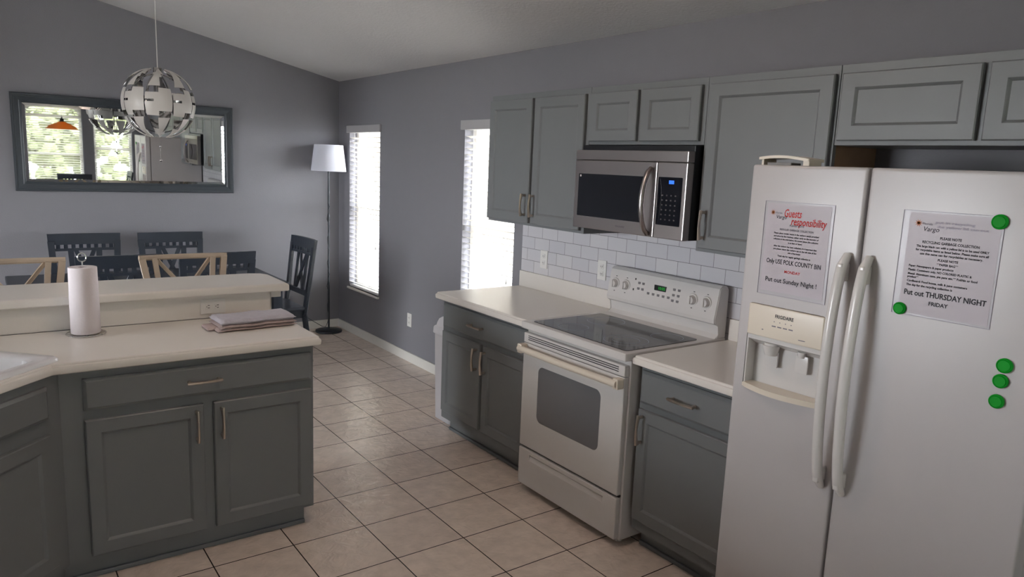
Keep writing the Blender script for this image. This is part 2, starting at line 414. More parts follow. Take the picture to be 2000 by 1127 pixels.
def blind(label, rz, org, w, z0, z1, tilt, wide=0.03, group='horizontal slat window blinds'):
    t = thing('window_blind', label, 'blind', (org[0], org[1], z0), rz, group)
    h = z1-z0
    MB().box(-wide, w+wide, -.022, -.004, h-.045, h+.022, .003).build('valance', 'valance_shaded', t)
    MB().box(.006, w-.006, .002, .045, h-.045, h-.008, .003).build('head_rail', 'white_plastic', t)
    pitch = 0.0435; n = int((h-.08)/pitch); m = MB(); ct, st = math.cos(tilt), math.sin(tilt)
    for k in range(n):
        z = 0.045+k*pitch; r = 0.0245; th = .0022
        c0 = Vector((0, 0.026, z))
        vs = []
        for x in (.008, w-.008):
            for (u, vv) in ((-r, -th/2), (0, .002-th/2), (r, -th/2), (r, th/2), (0, .002+th/2), (-r, th/2)):
                vs.append(m.bm.verts.new((x, 0.026+u*ct-vv*st, z+u*st+vv*ct)))
        A, B = vs[:6], vs[6:]
        m.bm.faces.new(A); m.bm.faces.new(B[::-1])
        for i in range(6): m.bm.faces.new((A[i], B[i], B[(i+1) % 6], A[(i+1) % 6]))
    m.build('slats', 'blind_slat', t)
    MB().box(.006, w-.006, .006, .046, 0.004, 0.022, .003).build('bottom_rail', 'white_plastic', t)
    for fx in (0.18, 0.82):
        MB().tube([(w*fx, -.001, .02), (w*fx, -.001, h-.04)], .0012, 6).build('ladder_cord', 'white_plastic', t)
    q = MB(); q.tube([(w*.9, -.004, h*.30), (w*.9, -.004, h-.05)], .0012, 6); q.cone((w*.9, -.004, h*.30-.03), .005, .002, .03, 10); q.build('pull_cord', 'white_plastic', t)
    return t
for i, (a, e, z0, z1) in enumerate(RW):
    window(i+1, RZ, (0, e), e-a, z0, z1)
    blind(['white slat blind in the narrow window beside the floor lamp', 'white slat blind in the narrow window left of the wall cabinets'][i], RZ, (0, e), e-a, z0+.002, z1-.005, [math.radians(-16), math.radians(-16)][i])
for i, (a, e, z0, z1) in enumerate(BW):
    window(i+3, PI, (e, YB), e-a, z0, z1, arch=(i == 0))
    blind(['white slat blind over the arched window seen in the wall mirror', 'white slat blind in the narrower window seen in the wall mirror', 'white slat blind in the added unseen window nearest the sink side'][i], PI, (e, YB), e-a, z0+.002, z1-.005, math.radians(-22), .01)

for k, (a, e, z0, z1) in enumerate(LW):
    f = MB(); w_ = e-a; h_ = z1-z0; t_ = .06
    f.box(0, t_, .05, .12, 0, h_, .003); f.box(w_-t_, w_, .05, .12, 0, h_, .003); f.box(t_, w_-t_, .05, .12, 0, t_, .003); f.box(t_, w_-t_, .05, .12, h_-t_, h_, .003); f.box(w_/2-t_/2, w_/2+t_/2, .06, .11, t_, h_-t_, .003)
    o = f.build('door_%d' % (k+1), 'trim_white'); o.location = (XW, a, z0); o.rotation_euler = (0, 0, PI/2); struct(o)  # added unseen opening for side light
    MB().box(t_, w_-t_, .083, .088, t_, h_-t_).build('door_glass', 'window_glass', o)
# outside
struct(MB().box(.16, 30, -6, 40, -.1199, -.10).build('dim_ground_strip', 'ground_dark'))  # dark ground strip added to dim the view through the right windows
struct(MB().box(-30, 30, -40, 30, -.3, -.12).build('trim_1', 'grass')).name = 'ground_outside'
g = MB(); g.box(4.2, 4.5, .6, 26, -.12, 5.0); g.extr([(4.0, 5.0), (9, 7.0), (9, 6.9), (4.0, 4.9)], 'y', .4, 26.2); o = g.build('neighbour_house', 'stucco', smooth=False); tag(o, 'dark stucco neighbouring house wall placed to dim the view through the blinds', 'building')  # tall dark wall hides bright sky behind the right windows
o = struct(MB().box(XW-2.9, XW-.15, -9.6, -1.2, 2.45, 2.6).build('light_block_roof', 'trim_white'))  # unseen roof added to cut daylight through the left door
for k in range(3): struct(MB().box(XW-2.85, XW-2.7, -9.5+4.05*k, -9.35+4.05*k, -.12, 2.449, .01).build('light_block_post', 'trim_white'))  # posts carrying the added light-blocking roof
struct(MB().box(XW-.5, .6, YB-.8, YB-.15, 2.42, 2.5).build('light_block_eave', 'trim_white'))  # unseen eave added to limit sky light at the back windows
def bush(name, label, x, y, r, h):
    t = thing(name, label, 'tree', (x, y, -.12), 0, 'trees behind the back windows')
    MB().tube([(0, 0, 0), (.05, 0, h*.5), (0, .05, h*.75)], [.09, .07, .05], 8).build('trunk', 'bark', t)
    m = MB()
    for k in range(26):
        a = random.random()*2*PI; rr = r*math.sqrt(random.random())*.8; zz = h*(.35+.6*random.random())
        m.sphere((rr*math.cos(a), rr*math.sin(a), zz), r*(.25+.2*random.random()), 10)
    for v in m.bm.verts: v.co += Vector((random.uniform(-.05, .05), random.uniform(-.05, .05), random.uniform(-.05, .05)))
    m.build('foliage', 'leaf', t)
for i, (x, y, r, h) in enumerate([(-4.6, -14.8, 1.1, 3.0), (-1.5, -15, 1.3, 3.4), (1.2, -14.6, 1.0, 2.8)]):
    bush('garden_tree', ['leafy green tree outside left part of the reflected arched window', 'leafy green tree outside the reflected arched window', 'leafy green tree outside the narrower reflected window'][i], x, y, r, h)

hg = MB(); random.seed(3)
bmesh.ops.create_icosphere(hg.bm, subdivisions=1, radius=1.0)
tv = [v.co.copy() for v in hg.bm.verts]; tf = [[v.index for v in f.verts] for f in hg.bm.faces]; hg.bm.clear()
for k in range(1300):
    c0 = Vector((random.uniform(-7.5, 3.5), random.uniform(-12.4, -11.9), random.uniform(.0, 2.45))); r0 = random.uniform(.07, .17)
    vs = [hg.bm.verts.new(c0+v*r0*random.uniform(.7, 1.3)) for v in tv]
    for f in tf: hg.bm.faces.new([vs[q_] for q_ in f])
tag(hg.build('hedge', 'leaf'), 'long green hedge beyond the back windows, seen in the mirror', 'hedge')
# ------------------------------------------------------------------ counters
b = MB(); poly = [(-0.004, -4.035), (-0.004, -3.10), (-.655, -3.10), (-.655, -4.035)]
NOSE = [(0, .872), (.006, .876), (.008, .894), (.005, .902), (0, .905), (-.001, .911), (-.004, .914)]
b = MB(); b.slab(poly, NOSE)
b.box(-.022, -.002, -4.035, -3.10, .914, 1.018, .003)
tag(b.build('worktop', 'laminate', smooth=30), 'white laminate worktop between the window and the left side of the stove', 'worktop')
b = MB(); b.slab([(-0.004, -5.43), (-0.004, -4.815), (-.655, -4.815), (-.655, -5.43)], NOSE)
b.box(-.022, -.002, -5.43, -4.815, .914, 1.018, .003)
tag(b.build('worktop', 'laminate', smooth=30), 'short white worktop between the stove and the refrigerator', 'worktop')
P2 = [(-1.728, -3.315), (XL+.005, -3.315), (XL+.005, -5.2), (-3.285, -5.2), (-3.285, -4.43), (-2.755, -3.893), (-1.728, -3.893)]
b = MB(); b.slab(P2, NOSE)
LD = 0.75; A45 = PI/4
dorg = Vector((-2.735-LD*math.cos(A45), -3.86-LD*math.sin(A45), 0))
def dl(x, y, z): 
    return Vector((dorg.x + x*math.cos(A45)-y*math.sin(A45), dorg.y + x*math.sin(A45)+y*math.cos(A45), z))
c = MB(); 
q = [dl(x, y, 0) for x, y in rrect(-.02, LD-.02, 0.045, .50, .06)]
c.extr([(p.x, p.y) for p in q], 'z', .8, 1.0)
tag(b.build('worktop', 'laminate', smooth=30, cut=c), 'white laminate peninsula worktop holding the sink, towel and paper roll', 'worktop')

# subway tile
b = MB(); b.box(-.009, 0, -5.43, -3.10, 1.018, 1.36); b.box(-.009, 0, -4.808, -4.047, .9, 1.0179); b.box(-.009, 0, -4.809, -4.0465, 1.3601, 1.404)
struct(b.build('trim_1', 'subway_tile'))

# ------------------------------------------------------------------ cabinets
def upper(label, y0, y1, z0, z1, doors, handles, zd=None, rawside=False):
    t = thing('wall_cabinet', label, 'cabinet', (-.31, y0, z0), RZ, 'grey wall cabinets'); w = y0-y1; h = z1-z0
    m = MB(); m.box(0.0005, w-.0005, 0, .309, 0.0, h, .002)
    body = m.build('cabinet_body', 'cabinet_paint', t)
    if rawside:
        MB().box(w-.0004, w+.0012, .02, .309, .002, h*.62).build('side_panel', 'raw_wood', t, label='bare brown wooden side')
    for k, (a, e) in enumerate(doors):
        d = MB().panel_door(y0-a, y0-e, .016, h-.033, -.0005).build('door', 'cabinet_paint', t)
        if handles and handles[k] is not None: bow_handle(.13, True, y0-a+handles[k] if handles[k] > 0 else y0-e+handles[k], .016+.105, -.02, d)
    return t
upper('grey two-door wall cabinet beside the window, left of the microwave', -3.13, -4.045, 1.36, 2.125, [(-3.137, -3.565), (-3.588, -4.02)], [-.03, .03])
upper('short grey two-door cabinet directly above the microwave', -4.0455, -4.81, 1.832, 2.125, [(-4.06, -4.40), (-4.427, -4.787)], None)
upper('tall grey single-door wall cabinet between microwave and refrigerator', -4.8105, -5.425, 1.36, 2.125, [(-4.835, -5.413)], [.03], rawside=True)
upper('wide short grey cabinet above the refrigerator', -5.4265, -6.38, 1.832, 2.125, [(-5.443, -5.915), (-5.937, -6.365)], None)

def base_cab(label, loc, rz, w, depth, drawer, doors, toe_in=.07, zdraw=(.700, .848), zdoor=(.155, .672), dh=.45, hz=.60, side_inset=0.0, false_front=False, bot=.1, handles=True, cutbox=None):
    t = thing('base_cabinet', label, 'cabinet', loc, rz, 'grey base cabinets')
    m = MB(); m.box(0.0, w, 0, depth, bot, .872)
    cc = None
    if cutbox: cc = MB(); cc.box(*cutbox)
    m.build('cabinet_body', 'cabinet_paint', t, cut=cc)
    lx = -.0145 if toe_in < .05 else .001
    m = MB(); m.box(.001, w-.001-max(0, side_inset), toe_in, depth-.01, 0, bot-.0005)
    if lx < 0: m.box(lx if side_inset >= 0 else .001, w-.001-side_inset, toe_in-.0005, toe_in+.003, 0, bot-.0005)
    m.box(lx, w-.001-side_inset, toe_in-.012, toe_in-.0005, 0, .02, .004); m.build('toe_kick', 'cabinet_paint', t)
    for (a, e) in drawer:
        d = MB().slab_front(a, e, zdraw[0], zdraw[1], -.0005).build('drawer' if not false_front else 'false_drawer_front', 'cabinet_paint', t)
        if not false_front and handles: bow_handle(.135, False, a+(e-a)*dh, (zdraw[0]+zdraw[1])/2, -.02, d)
    for (a, e, s_) in doors:
        d = MB().panel_door(a, e, zdoor[0], zdoor[1], -.0005).build('door', 'cabinet_paint', t)
        if s_: bow_handle(.135, True, (a+.03) if s_ < 0 else (e-.03), hz, -.02, d)
    return t
base_cab('grey base cabinet between the white bin and the stove', (-.61, -3.112, 0), RZ, .925, .605, [(.02, .90)], [(.02, .447, 1), (.477, .90, -1)], hz=.58)
base_cab('grey base cabinet between the stove and the refrigerator', (-.61, -4.82, 0), RZ, .605, .605, [(.012, .59)], [(.012, .59, -1)], dh=.44, hz=.585)
base_cab('grey peninsula cabinet with wide drawer over two doors', (-2.735, -3.86, 0), 0, .99, .545, [(.077, .975)], [(.077, .510, 1), (.550, .975, -1)], toe_in=.035, zdraw=(.712, .838), zdoor=(.11, .672), dh=.485, hz=.585, side_inset=.033, bot=.09)
t = base_cab('grey diagonal sink cabinet at the left end of the peninsula', (dorg.x, dorg.y, 0), A45, LD, .50, [(.07, LD-.07)], [(.07, LD-.07, 0)], toe_in=.035, zdraw=(.715, .838), zdoor=(.13, .655), false_front=True, bot=.09, side_inset=-.0145, cutbox=(.018, LD-.018, .018, .6, .12, 1.0))
base_cab('grey base cabinet on the left run past the sink', (-3.265, -5.17, 0), PI/2, .775, .70, [(.02, .75)], [(.02, .37, 1), (.40, .75, -1)])

# ------------------------------------------------------------------ sink
t = thing('sink', 'white drop-in sink set in the diagonal corner worktop', 'sink', (dorg.x, dorg.y, .9142), A45)
b = MB(); x0, x1, y0, y1 = -.05, LD+.028, .002, .545
outer = rrect(x0, x1, y0, y1, .03); 
def ring(b, pts, z): return [b.bm.verts.new((p[0], p[1], z)) for p in pts]
def inset(pts, cx, cy, sx_, sy_): return [(cx+(p[0]-cx)*sx_, cy+(p[1]-cy)*sy_) for p in pts]
cx, cy = (x0+x1)/2, (y0+y1)/2; hw, hh = (x1-x0)/2, (y1-y0)/2
def off(d, r=.05): return rrect(x0+d, x1-d, y0+d, y1-d, r)
R = [ring(b, off(0, .03), 0), ring(b, off(.001, .03), .010), ring(b, off(.008, .03), .016), ring(b, off(.05, .05), .013), ring(b, off(.062, .055), .004), ring(b, off(.075, .06), -.12), ring(b, off(.11, .06), -.165)]
for A, B in zip(R, R[1:]):
    n = len(A)
    for k in range(n): b.bm.faces.new((A[k], A[(k+1) % n], B[(k+1) % n], B[k]))
b.bm.faces.new(R[-1])
b.build('basin', 'sink_white', t, smooth=50)
b = MB(); b.cone((cx, cy, -.1655), .045, .045, .004, 24); b.build('drain', 'chrome', t)
b = MB(); b.cone((cx, y1-.028, .012), .025, .022, .02, 20); b.tube([(cx, y1-.028, .03), (cx, y1-.028, .22), (cx, y1-.05, .27), (cx, y1-.12, .29), (cx, y1-.19, .26)], .011, 12)
b.bar((cx+.02, y1-.028, .05), (cx+.10, y1-.028, .075), .014, .01); b.build('faucet', 'chrome', t, smooth=True)

# ------------------------------------------------------------------ bar half wall and top
b = MB(); b.box(XL, -1.76, -3.30, -3.17, 0, 1.028); struct(b.build('wall_bar', 'wall_paint')); struct(MB().box(XL-.13, XL-.0005, -5.6, -3.17, 0, 1.028).build('wall_bar_side', 'wall_paint'))
b = MB(); b.box(XL+.002, -1.754, -3.3125, -3.3005, .9145, 1.028, .002); b.box(-1.76, -1.754, -3.3125, -3.17, .0, 1.028, .001)
b.box(-1.7545, -1.70, -3.30, -3.17, .992, 1.0285, .004)
struct(b.build('trim_2', 'laminate'))
BT = [(-1.675, -3.352), (-1.675, -3.03), (-1.70, -2.975), (-1.76, -2.95), (XL-.35, -2.90), (XL-.35, -5.65), (XL+.02, -5.65), (XL+.02, -3.352)]
b = MB(); b.slab(BT, [(-.004, 1.0295), (0, 1.034), (0, 1.058), (-.003, 1.064), (-.008, 1.068)]); tag(b.build('raised_counter', 'laminate', smooth=30), 'long raised white counter behind the peninsula worktop', 'counter')

# ------------------------------------------------------------------ range
t = thing('stove', 'white freestanding electric stove with black glass cooktop', 'stove', (-.66, -4.045, 0), RZ)
w = .76
b = MB(); b.box(.004, w-.004, 0, .63, .035, .885, .004); 
for x in (.06, w-.06):
    for y in (.05, .56): b.cone((x, y, 0), .018, .018, .04, 12)
b.build('body', 'appliance_smooth', t)
b = MB(); b.box(.001, w-.001, -.045, .635, .885, .921, .007, 3); b.build('cooktop_frame', 'appliance_smooth', t)
b = MB(); b.extr(rrect(.045, w-.035, -.005, .475, .02), 'z', .9205, .9235); gl = b.build('glass_cooktop', 'cooktop_glass', t, label='black glass hob surface')
for (x, y, r) in [(.215, .35, .098), (.245, .10, .076), (.575, .14, .105), (.62, .37, .078)]:
    b = MB()
    for rr in (r, r*.62) if r > .1 else (r,): b.tube([(x+rr*math.cos(a*2*PI/48), y+rr*math.sin(a*2*PI/48), .9236) for a in range(48)], .0013, 6, sec=(1, .4), closed=True)
    b.build('burner_ring', 'burner_ring', gl)
# backguard
b = MB(); prof = [(.635, .921), (.635, 1.16), (.615, 1.178), (.585, 1.178), (.568, 1.165), (.542, 1.015), (.545, .998), (.575, .985), (.582, .94), (.56, .921)]
b.extr([(p[0], p[1]) for p in prof], 'x', .004, w-.004, bev=.004); bg = b.build('control_panel', 'appliance_smooth', t)
def pf(z): # front y of sloped panel at height z
    return .542 + (.568-.542)*(z-1.015)/(1.165-1.015) - .0005
for x in (.058, .140, .605, .690):
    z = 1.09
    k = MB(); k.cone((x, pf(z)-.024, z), .019, .025, .025, 28, 'y'); k.cone((x, pf(z)-.004, z), .029, .031, .004, 28, 'y'); k.box(x-.004, x+.004, pf(z)-.030, pf(z)-.02, z-.02, z+.02, .002)
    k.build('knob', 'appliance_smooth', bg, smooth=40)
b = MB(); b.box(.345, .425, pf(1.11)-.004, pf(1.11)+.006, 1.097, 1.125, .002); dsp = b.build('display', 'black_plastic', bg)
text('10:05', .022, .372, 1.104, pf(1.11)-.0045, dsp, 'green_led', 'display_digits')
b = MB()
for (x, z) in [(.225+.03*i, 1.115-.03*j) for i in range(2) for j in range(2)] + [(.47+.032*i, 1.118-.028*j) for i in range(2) for j in range(3)] + [(.30+.035*i, 1.072) for i in range(5)]:
    MB().box(x, x+.016, pf(z)-.0015, pf(z)+.006, z-.005, z+.007, .001).build('button', 'print_grey', bg)
for (x, z) in [(.20, 1.128), (.195, 1.072)]: MB().box(x, x+.006, pf(z)-.001, pf(z)+.006, z, z+.01).build('indicator_light', 'ink_black', bg)
for x in (.058, .140, .605, .690):
    for z in (1.128, 1.048): MB().box(x-.004, x+.004, pf(z)-.001, pf(z)+.006, z, z+.003).build('printed_mark', 'ink_black', bg)
# vent strip
b = MB(); b.box(.012, w-.012, -.03, -.001, .812, .862, .004); b.build('vent_strip', 'appliance_smooth', t)
b = MB()
for z in (.828, .838, .848): b.box(.05, w-.05, -.0315, -.0295, z, z+.0035)
b.build('vent_slots', 'black_plastic', t)
# door
b = MB(); b.box(.008, w-.012, -.028, -.001, .255, .808, .006, 3)
c = MB(); c.extr(rrect(.140, .605, .415, .710, .035), 'y', -.05, -.018)
dr = b.build('oven_door', 'appliance_smooth', t, cut=c)
b = MB(); b.extr(rrect(.1405, .6045, .4155, .7095, .0345), 'y', -.0265, -.0185); b.build('oven_window', 'oven_glass', dr)
b = MB(); n = 14; pts = [(.02+(.72)*k/n, -.066-.006*math.sin(PI*k/n), .783) for k in range(n+1)]
b.tube(pts, .0165, 14, sec=(1, 1)); b.box(.008, .045, -.072, -.0285, .758, .806, .008, 3); b.box(w-.048, w-.011, -.072, -.0285, .758, .806, .008, 3)
b.build('door_handle', 'cream_plastic', dr, smooth=50)
# storage drawer
b = MB(); b.box(.008, w-.012, -.03, -.001, .042, .243, .007, 3)
c = MB(); c.extr([(-.035, .215), (-.0295, .222), (-.022, .212), (-.0295, .19), (-.035, .19)], 'x', .10, w-.10)
b.build('storage_drawer', 'appliance_smooth', t, cut=c)
b = MB(); b.box(.01, w-.014, -.012, -.001, .244, .254); b.build('door_gap_seal', 'black_plastic', t)

# ------------------------------------------------------------------ microwave
t = thing('microwave', 'stainless over-the-range microwave with black door glass', 'microwave', (-.40, -4.055, 1.404), RZ)
w = .75; h = .394
b = MB(); b.box(.002, w-.002, .045, .396, .0, .424, .003); b.build('body', 'black_plastic', t)
b = MB(); b.box(0, w, 0, .045, .348, h+.003, .004, 2); b.build('top_vent_panel', 'stainless', t)
b = MB(); b.box(0, .570, 0, .044, 0, .346, .004, 2); md = b.build('door', 'stainless', t)
b = MB(); b.extr(rrect(.03, .500, .062, .278, .006), 'y', -.0012, .004); dg_ = b.build('door_glass', 'dark_glass', md)
b = MB(); b.box(.040, .050, -.0018, -.001, .262, .272); b.build('sticker', 'paper', md)
b = MB(); n = 14; pts = [(.541, -.008-.052*math.sin(PI*k/n)**.6, .012+.306*k/n) for k in range(n+1)]; b.tube(pts, .012, 12, sec=(1.1, .9)); b.build('door_handle', 'stainless', md, smooth=True)
b = MB(); b.box(.573, w, 0, .044, 0, .346, .004, 2); cp = b.build('control_side', 'stainless', t)
b = MB(); b.extr(rrect(.585, .728, .062, .280, .004), 'y', -.0012, .004); pn = b.build('control_glass', 'dark_glass', cp)
b = MB(); b.box(.650, .680, -.002, -.001, .250, .266); b.build('clock_display', 'blue_led', cp)
b = MB()
for i in range(4):
    for j in range(6): MB().box(.612+.026*i, .620+.026*i, -.0018, -.001, .085+.022*j, .091+.022*j).build('key', 'key_dark', cp)
text('FRIGIDAIRE', .012, .32, .026, -.0008, md, 'ink_grey', 'brand_lettering', align='LEFT', width=.062)
b = MB(); b.box(.04, .30, .10, .30, -.004, .001); b.box(.42, .68, .10, .30, -.004, .001); b.build('grease_filter', 'grey_plastic', t)

# ------------------------------------------------------------------ refrigerator
t = thing('refrigerator', 'white side-by-side refrigerator with ice and water dispenser', 'refrigerator', (-.82, -5.449, 0), RZ)
w = .915; HF = 1.745
b = MB(); b.box(.004, w-.004, .072, .80, .02, HF-.012, .006)
for x in (.06, w-.06):
    for y in (.12, .7): b.cone((x, y, 0), .02, .02, .03, 12)
b.build('body', 'appliance_white', t)
MB().box(.01, w-.01, .045, .074, .02, .095, .003).build('base_grille', 'grey_plastic', t)
b = MB(); b.box(0, .400, 0, .066, .10, HF, .010, 4)
c = MB(); c.extr(rrect(.040, .322, .985, 1.283, .012), 'y', -.02, .050)
fd = b.build('freezer_door', 'appliance_white', t, smooth=35, cut=c)
b = MB(); b.box(.408, w, 0, .066, .10, HF, .010, 4); rd = b.build('fridge_door', 'appliance_white', t, smooth=35)
# dispenser
b = MB(); n = 16
fr = MB(); fr.box(.042, .320, -.006, .045, 1.174, 1.281, .005, 3)
lip = [(.042, 1.19)] + [(.042+.278*k/n, 1.172-.0+.014*math.sin(PI*k/n)-.0) for k in range(n+1)] + [(.320, 1.19)]
dp = fr.build('dispenser_panel', 'cream_plastic', fd, smooth=40)
b = MB(); b.box(.041, .321, .046, .050, .987, 1.174); b.box(.041, .046, .003, .047, .987, 1.174); b.box(.316, .321, .003, .047, .987, 1.174)
b.extr([(.003, 1.174), (.046, 1.174), (.046, 1.135), (.02, 1.150), (.003, 1.158)], 'x', .046, .316)
b.build('dispenser_recess', 'appliance_smooth', fd)
b = MB(); b.cone((.125, .022, 1.112), .020, .030, .035, 20); b.cone((.125, .022, 1.145), .024, .024, .010, 20); b.box(.10, .15, .026, .034, 1.07, 1.125, .006); b.build('ice_spout', 'appliance_smooth', fd, smooth=40); b = MB(); b.box(.215, .262, .024, .032, 1.075, 1.135, .006); b.cone((.238, .024, 1.128), .010, .014, .02, 16); b.build('water_spout', 'appliance_smooth', fd, smooth=40)
b = MB(); b.cone((.125, .020, 1.1475), .021, .019, .004, 20); b.build('ice_chute', 'black_plastic', fd)
b = MB(); pts = [(.038, .046)] + [(.038+.286*k/n, .0-.030*math.sin(PI*k/n)) for k in range(n+1)] + [(.324, .046)]
b.extr(pts, 'z', .984, 1.002, bev=.003); b.build('drip_tray', 'cream_plastic', fd, smooth=40)
text('FRIGIDAIRE', .016, .180, 1.247, -.0066, dp, 'ink_black', 'brand_lettering', align='CENTER', width=.068, bold=.0004)
b = MB()
for q in [(.143+.021*k, .146+.021*k, 1.232, 1.235) for k in range(4)]+[(.137+.021*k, .152+.021*k, 1.216, 1.2195) for k in range(4)]+[(.238, .262, 1.190, 1.1925), (.10, .106, 1.198, 1.201)]:
    MB().box(q[0], q[1], -.0065, -.0055, q[2], q[3]).build('printed_mark', 'ink_grey', dp)
# handles
def fridge_handle(x, par, sgn):
    b = MB(); n = 22; pts = []; rr = []
    for k in range(n+1):
        u = k/n; z = .745+.74*u; d = .006+.058*(math.sin(PI*u)**.45 if 0 < u < 1 else 0)
        pts.append((x, -d, z)); rr.append(.0175 if .04 < u < .96 else .0125)
    b.tube(pts, rr, 12, sec=(.95, .9))
    b.box(x-.009, x+.009, -.046, 0.0, .765, .815, .005, 3); b.box(x-.009, x+.009, -.046, 0.0, 1.405, 1.46, .005, 3)
    b.build('door_handle', 'appliance_smooth', par, smooth=50)
fridge_handle(.370, fd, -1); fridge_handle(.438, rd, 1)
b = MB(); n = 12
pr = [(.006+.185*k/n, .020+.012*math.sin(PI*(.15+.8*k/n))) for k in range(n+1)]
pts = pr + [(p[0], p[1]-.009) for p in pr[::-1]]
b.extr([(p[0], HF+p[1]) for p in pts], 'y', .02, .11, bev=.002); b.box(.012, .020, .03, .10, HF-.012, HF+.022); b.box(.165, .188, .03, .10, HF-.012, HF+.02, .003); b.build('hinge_cover', 'cream_plastic', t, label='cream curved plastic cover on top left corner')
b = MB(); b.box(.03, .12, .035, .09, HF-.0125, HF+.009, .002); b.build('top_hinge', 'grey_plastic', t)

# ------------------------------------------------------------------ notices and magnets
def notice(y, z, w, h, label, sleeve, tilt=0.0):
    t = thing('notice_sheet', label, 'notice', (-.8202, y, z), RZ); t.rotation_euler = (0, 0, RZ)
    MB().box(0, w, -.0009, -.0004, 0, h).build('paper_sheet', 'paper', t)
    MB().box(sleeve[0], w+sleeve[1], -.0015, -.0012, sleeve[2], h+sleeve[3]).build('plastic_sleeve', 'sleeve_plastic', t)
    b = MB(); r = .0009
    b.tube([(sleeve[0], -.0012, sleeve[2]), (w+sleeve[1], -.0012, sleeve[2]), (w+sleeve[1], -.0012, h+sleeve[3]), (sleeve[0], -.0012, h+sleeve[3])], r, 6, closed=True)
    b.build('sleeve_edge', 'ink_faint', t)
    return t
def logo(t, x, z, s):
    b = MB()
    for k in range(10):
        a = 2*PI*k/10; c_, s_ = math.cos(a), math.sin(a); p = Vector((x, 0, z)); tip = p+Vector((c_*s, 0, s_*s)); pe = Vector((-s_, 0, c_))*s*.16
        vs = [b.bm.verts.new(Vector((q.x, -.0020, q.z))) for q in (p+pe, tip, p-pe)]; b.bm.faces.new(vs)
    b.build('logo_star', 'ink_orange', t)
    text('Florida', s*.8, x+s*.9, z-s*.3, -.0020, t, 'ink_grey', 'logo_lettering'); text('Vargo', s*1.5, x+s*1.1, z-s*1.7, -.0020, t, 'ink_black', 'logo_lettering', shear=.2)
w, h = .226, .290; Y = -.0019
t = notice(-5.524, 1.332, w, h, 'notice sheet with red handwriting above the refrigerator dispenser', (-.010, .010, -.012, .006))
logo(t, .022, h-.030, .011)
def pt(s, fz, size, m='ink_black', x=None, align='CENTER', **k):
    nm = 'handwriting' if k.pop('hand', False) else 'printed_text'
    k.setdefault('bold', .00022)
    return text(s, size, w/2 if x is None else x, h*(1-fz)-size*.35, Y, t, m, nm, align=align, **k)
pt('Guests', .100, .036, 'ink_red', x=.062, align='LEFT', hand=True, shear=.2, bold=.0005, width=.062)
pt('responsibility', .185, .034, 'ink_red', x=.090, align='LEFT', hand=True, shear=.2, bold=.0005, width=.124)
pt('PLEASE NOTE', .235, .0085, 'ink_grey'); pt('REGULAR GARBAGE COLLECTION', .285, .0085, 'ink_grey', width=.12)
for i, s in enumerate(['Please place regular waste in the garbage can(s) provided', 'and place by the roadway, either early on the morning of', 'collection or the night before. No sooner please (the collection', 'is at 6am or later)']):
    pt(s, .33+.033*i, .0072, 'ink_black', width=.16 if i < 3 else .05)
for i, s in enumerate(['After the garbage has been collected, it is important that', 'you please return the garbage can to the left side of the', 'side of the house']):
    pt(s, .475+.033*i, .0072, 'ink_black', width=.155 if i < 2 else .045)
pt('Trash day for regular garbage collection is', .585, .0075, 'ink_black', width=.118)
pt('Only USE POLK COUNTY BIN', .650, .021, 'ink_black', x=.014, align='LEFT', hand=True, width=.196, bold=.0003)
pt('MONDAY', .755, .013, 'ink_red', x=w*.5)
pt('Put out Sunday Night !', .862, .021, 'ink_black', x=.016, align='LEFT', hand=True, width=.186, bold=.0003)
w, h = .232, .284
t = notice(-5.985, 1.343, w, h, 'notice sheet held by green magnets on the right refrigerator door', (-.018, .006, -.006, .004))
logo(t, .026, h-.030, .012)
pt('put in recycling', .085, .010, 'ink_faint', x=.07, align='LEFT', hand=True, width=.10); pt('the yellow lid can out', .125, .010, 'ink_faint', x=.075, align='LEFT', hand=True, width=.13)
pt('PLEASE NOTE', .235, .010, 'ink_black', x=.115, width=.055); pt('RECYCLING GARBAGE COLLECTION', .283, .010, 'ink_black', x=.115, width=.145)
for i, s in enumerate(['The large black can with a yellow lid is to be used ONLY', 'for recyclable items as listed below. Please make sure all', 'use this same can for recyclables as necessary.']):
    pt(s, .325+.036*i, .0085, 'ink_black', x=.120, width=.185-.025*(i == 2))
pt('PLEASE NOTE', .445, .009, 'ink_black', x=.115, width=.052); pt('**PAPER BAG**', .487, .009, 'ink_black', x=.115, width=.055)
for fz, s, ww in [(.525, 'Paper: Newspapers & paper products', .118), (.565, 'Plastic: Containers only, NO COLORED PLASTIC &', .165), (.605, 'Metal: Aluminum cans, pie pans etc.** Foil/tin or food', .180), (.635, 'product**', .03), (.675, 'Cardboard: Food boxes, milk & juice containers', .158), (.715, 'The day for the recycling collection is', .122)]:
    pt(s, fz, .0085, 'ink_black', x=.014, align='LEFT', width=ww)
pt('Put out THURSDAY NIGHT', .79, .021, 'ink_black', x=.010, align='LEFT', hand=True, width=.212, bold=.0005)
pt('FRIDAY', .875, .015, 'ink_black', x=.105, bold=.0004)
def magnet(y, z, r, label):
    o = MB(); o.lathe([(.0, -.0105), (r*.72, -.0105), (r*.78, -.0085), (r*.86, -.0095), (r, -.007), (r, -.0012), (.0, -.0012)][::-1], seg=32)
    for v in o.bm.verts: v.co = Vector((v.co.z, v.co.x, v.co.y))
    bmesh.ops.remove_doubles(o.bm, verts=o.bm.verts, dist=1e-5)
    m = o.build('magnet', 'green_plastic', smooth=30); m.location = (-.8200, y, z); tag(m, label, 'magnet', 'green round refrigerator magnets')
magnet(-6.212, 1.617, .0195, 'green magnet at the top right corner of the notice')
magnet(-5.990, 1.352, .0175, 'green magnet at the bottom left corner of the notice')
magnet(-6.272, 1.252, .0195, 'topmost of the three loose green magnets on the refrigerator door')
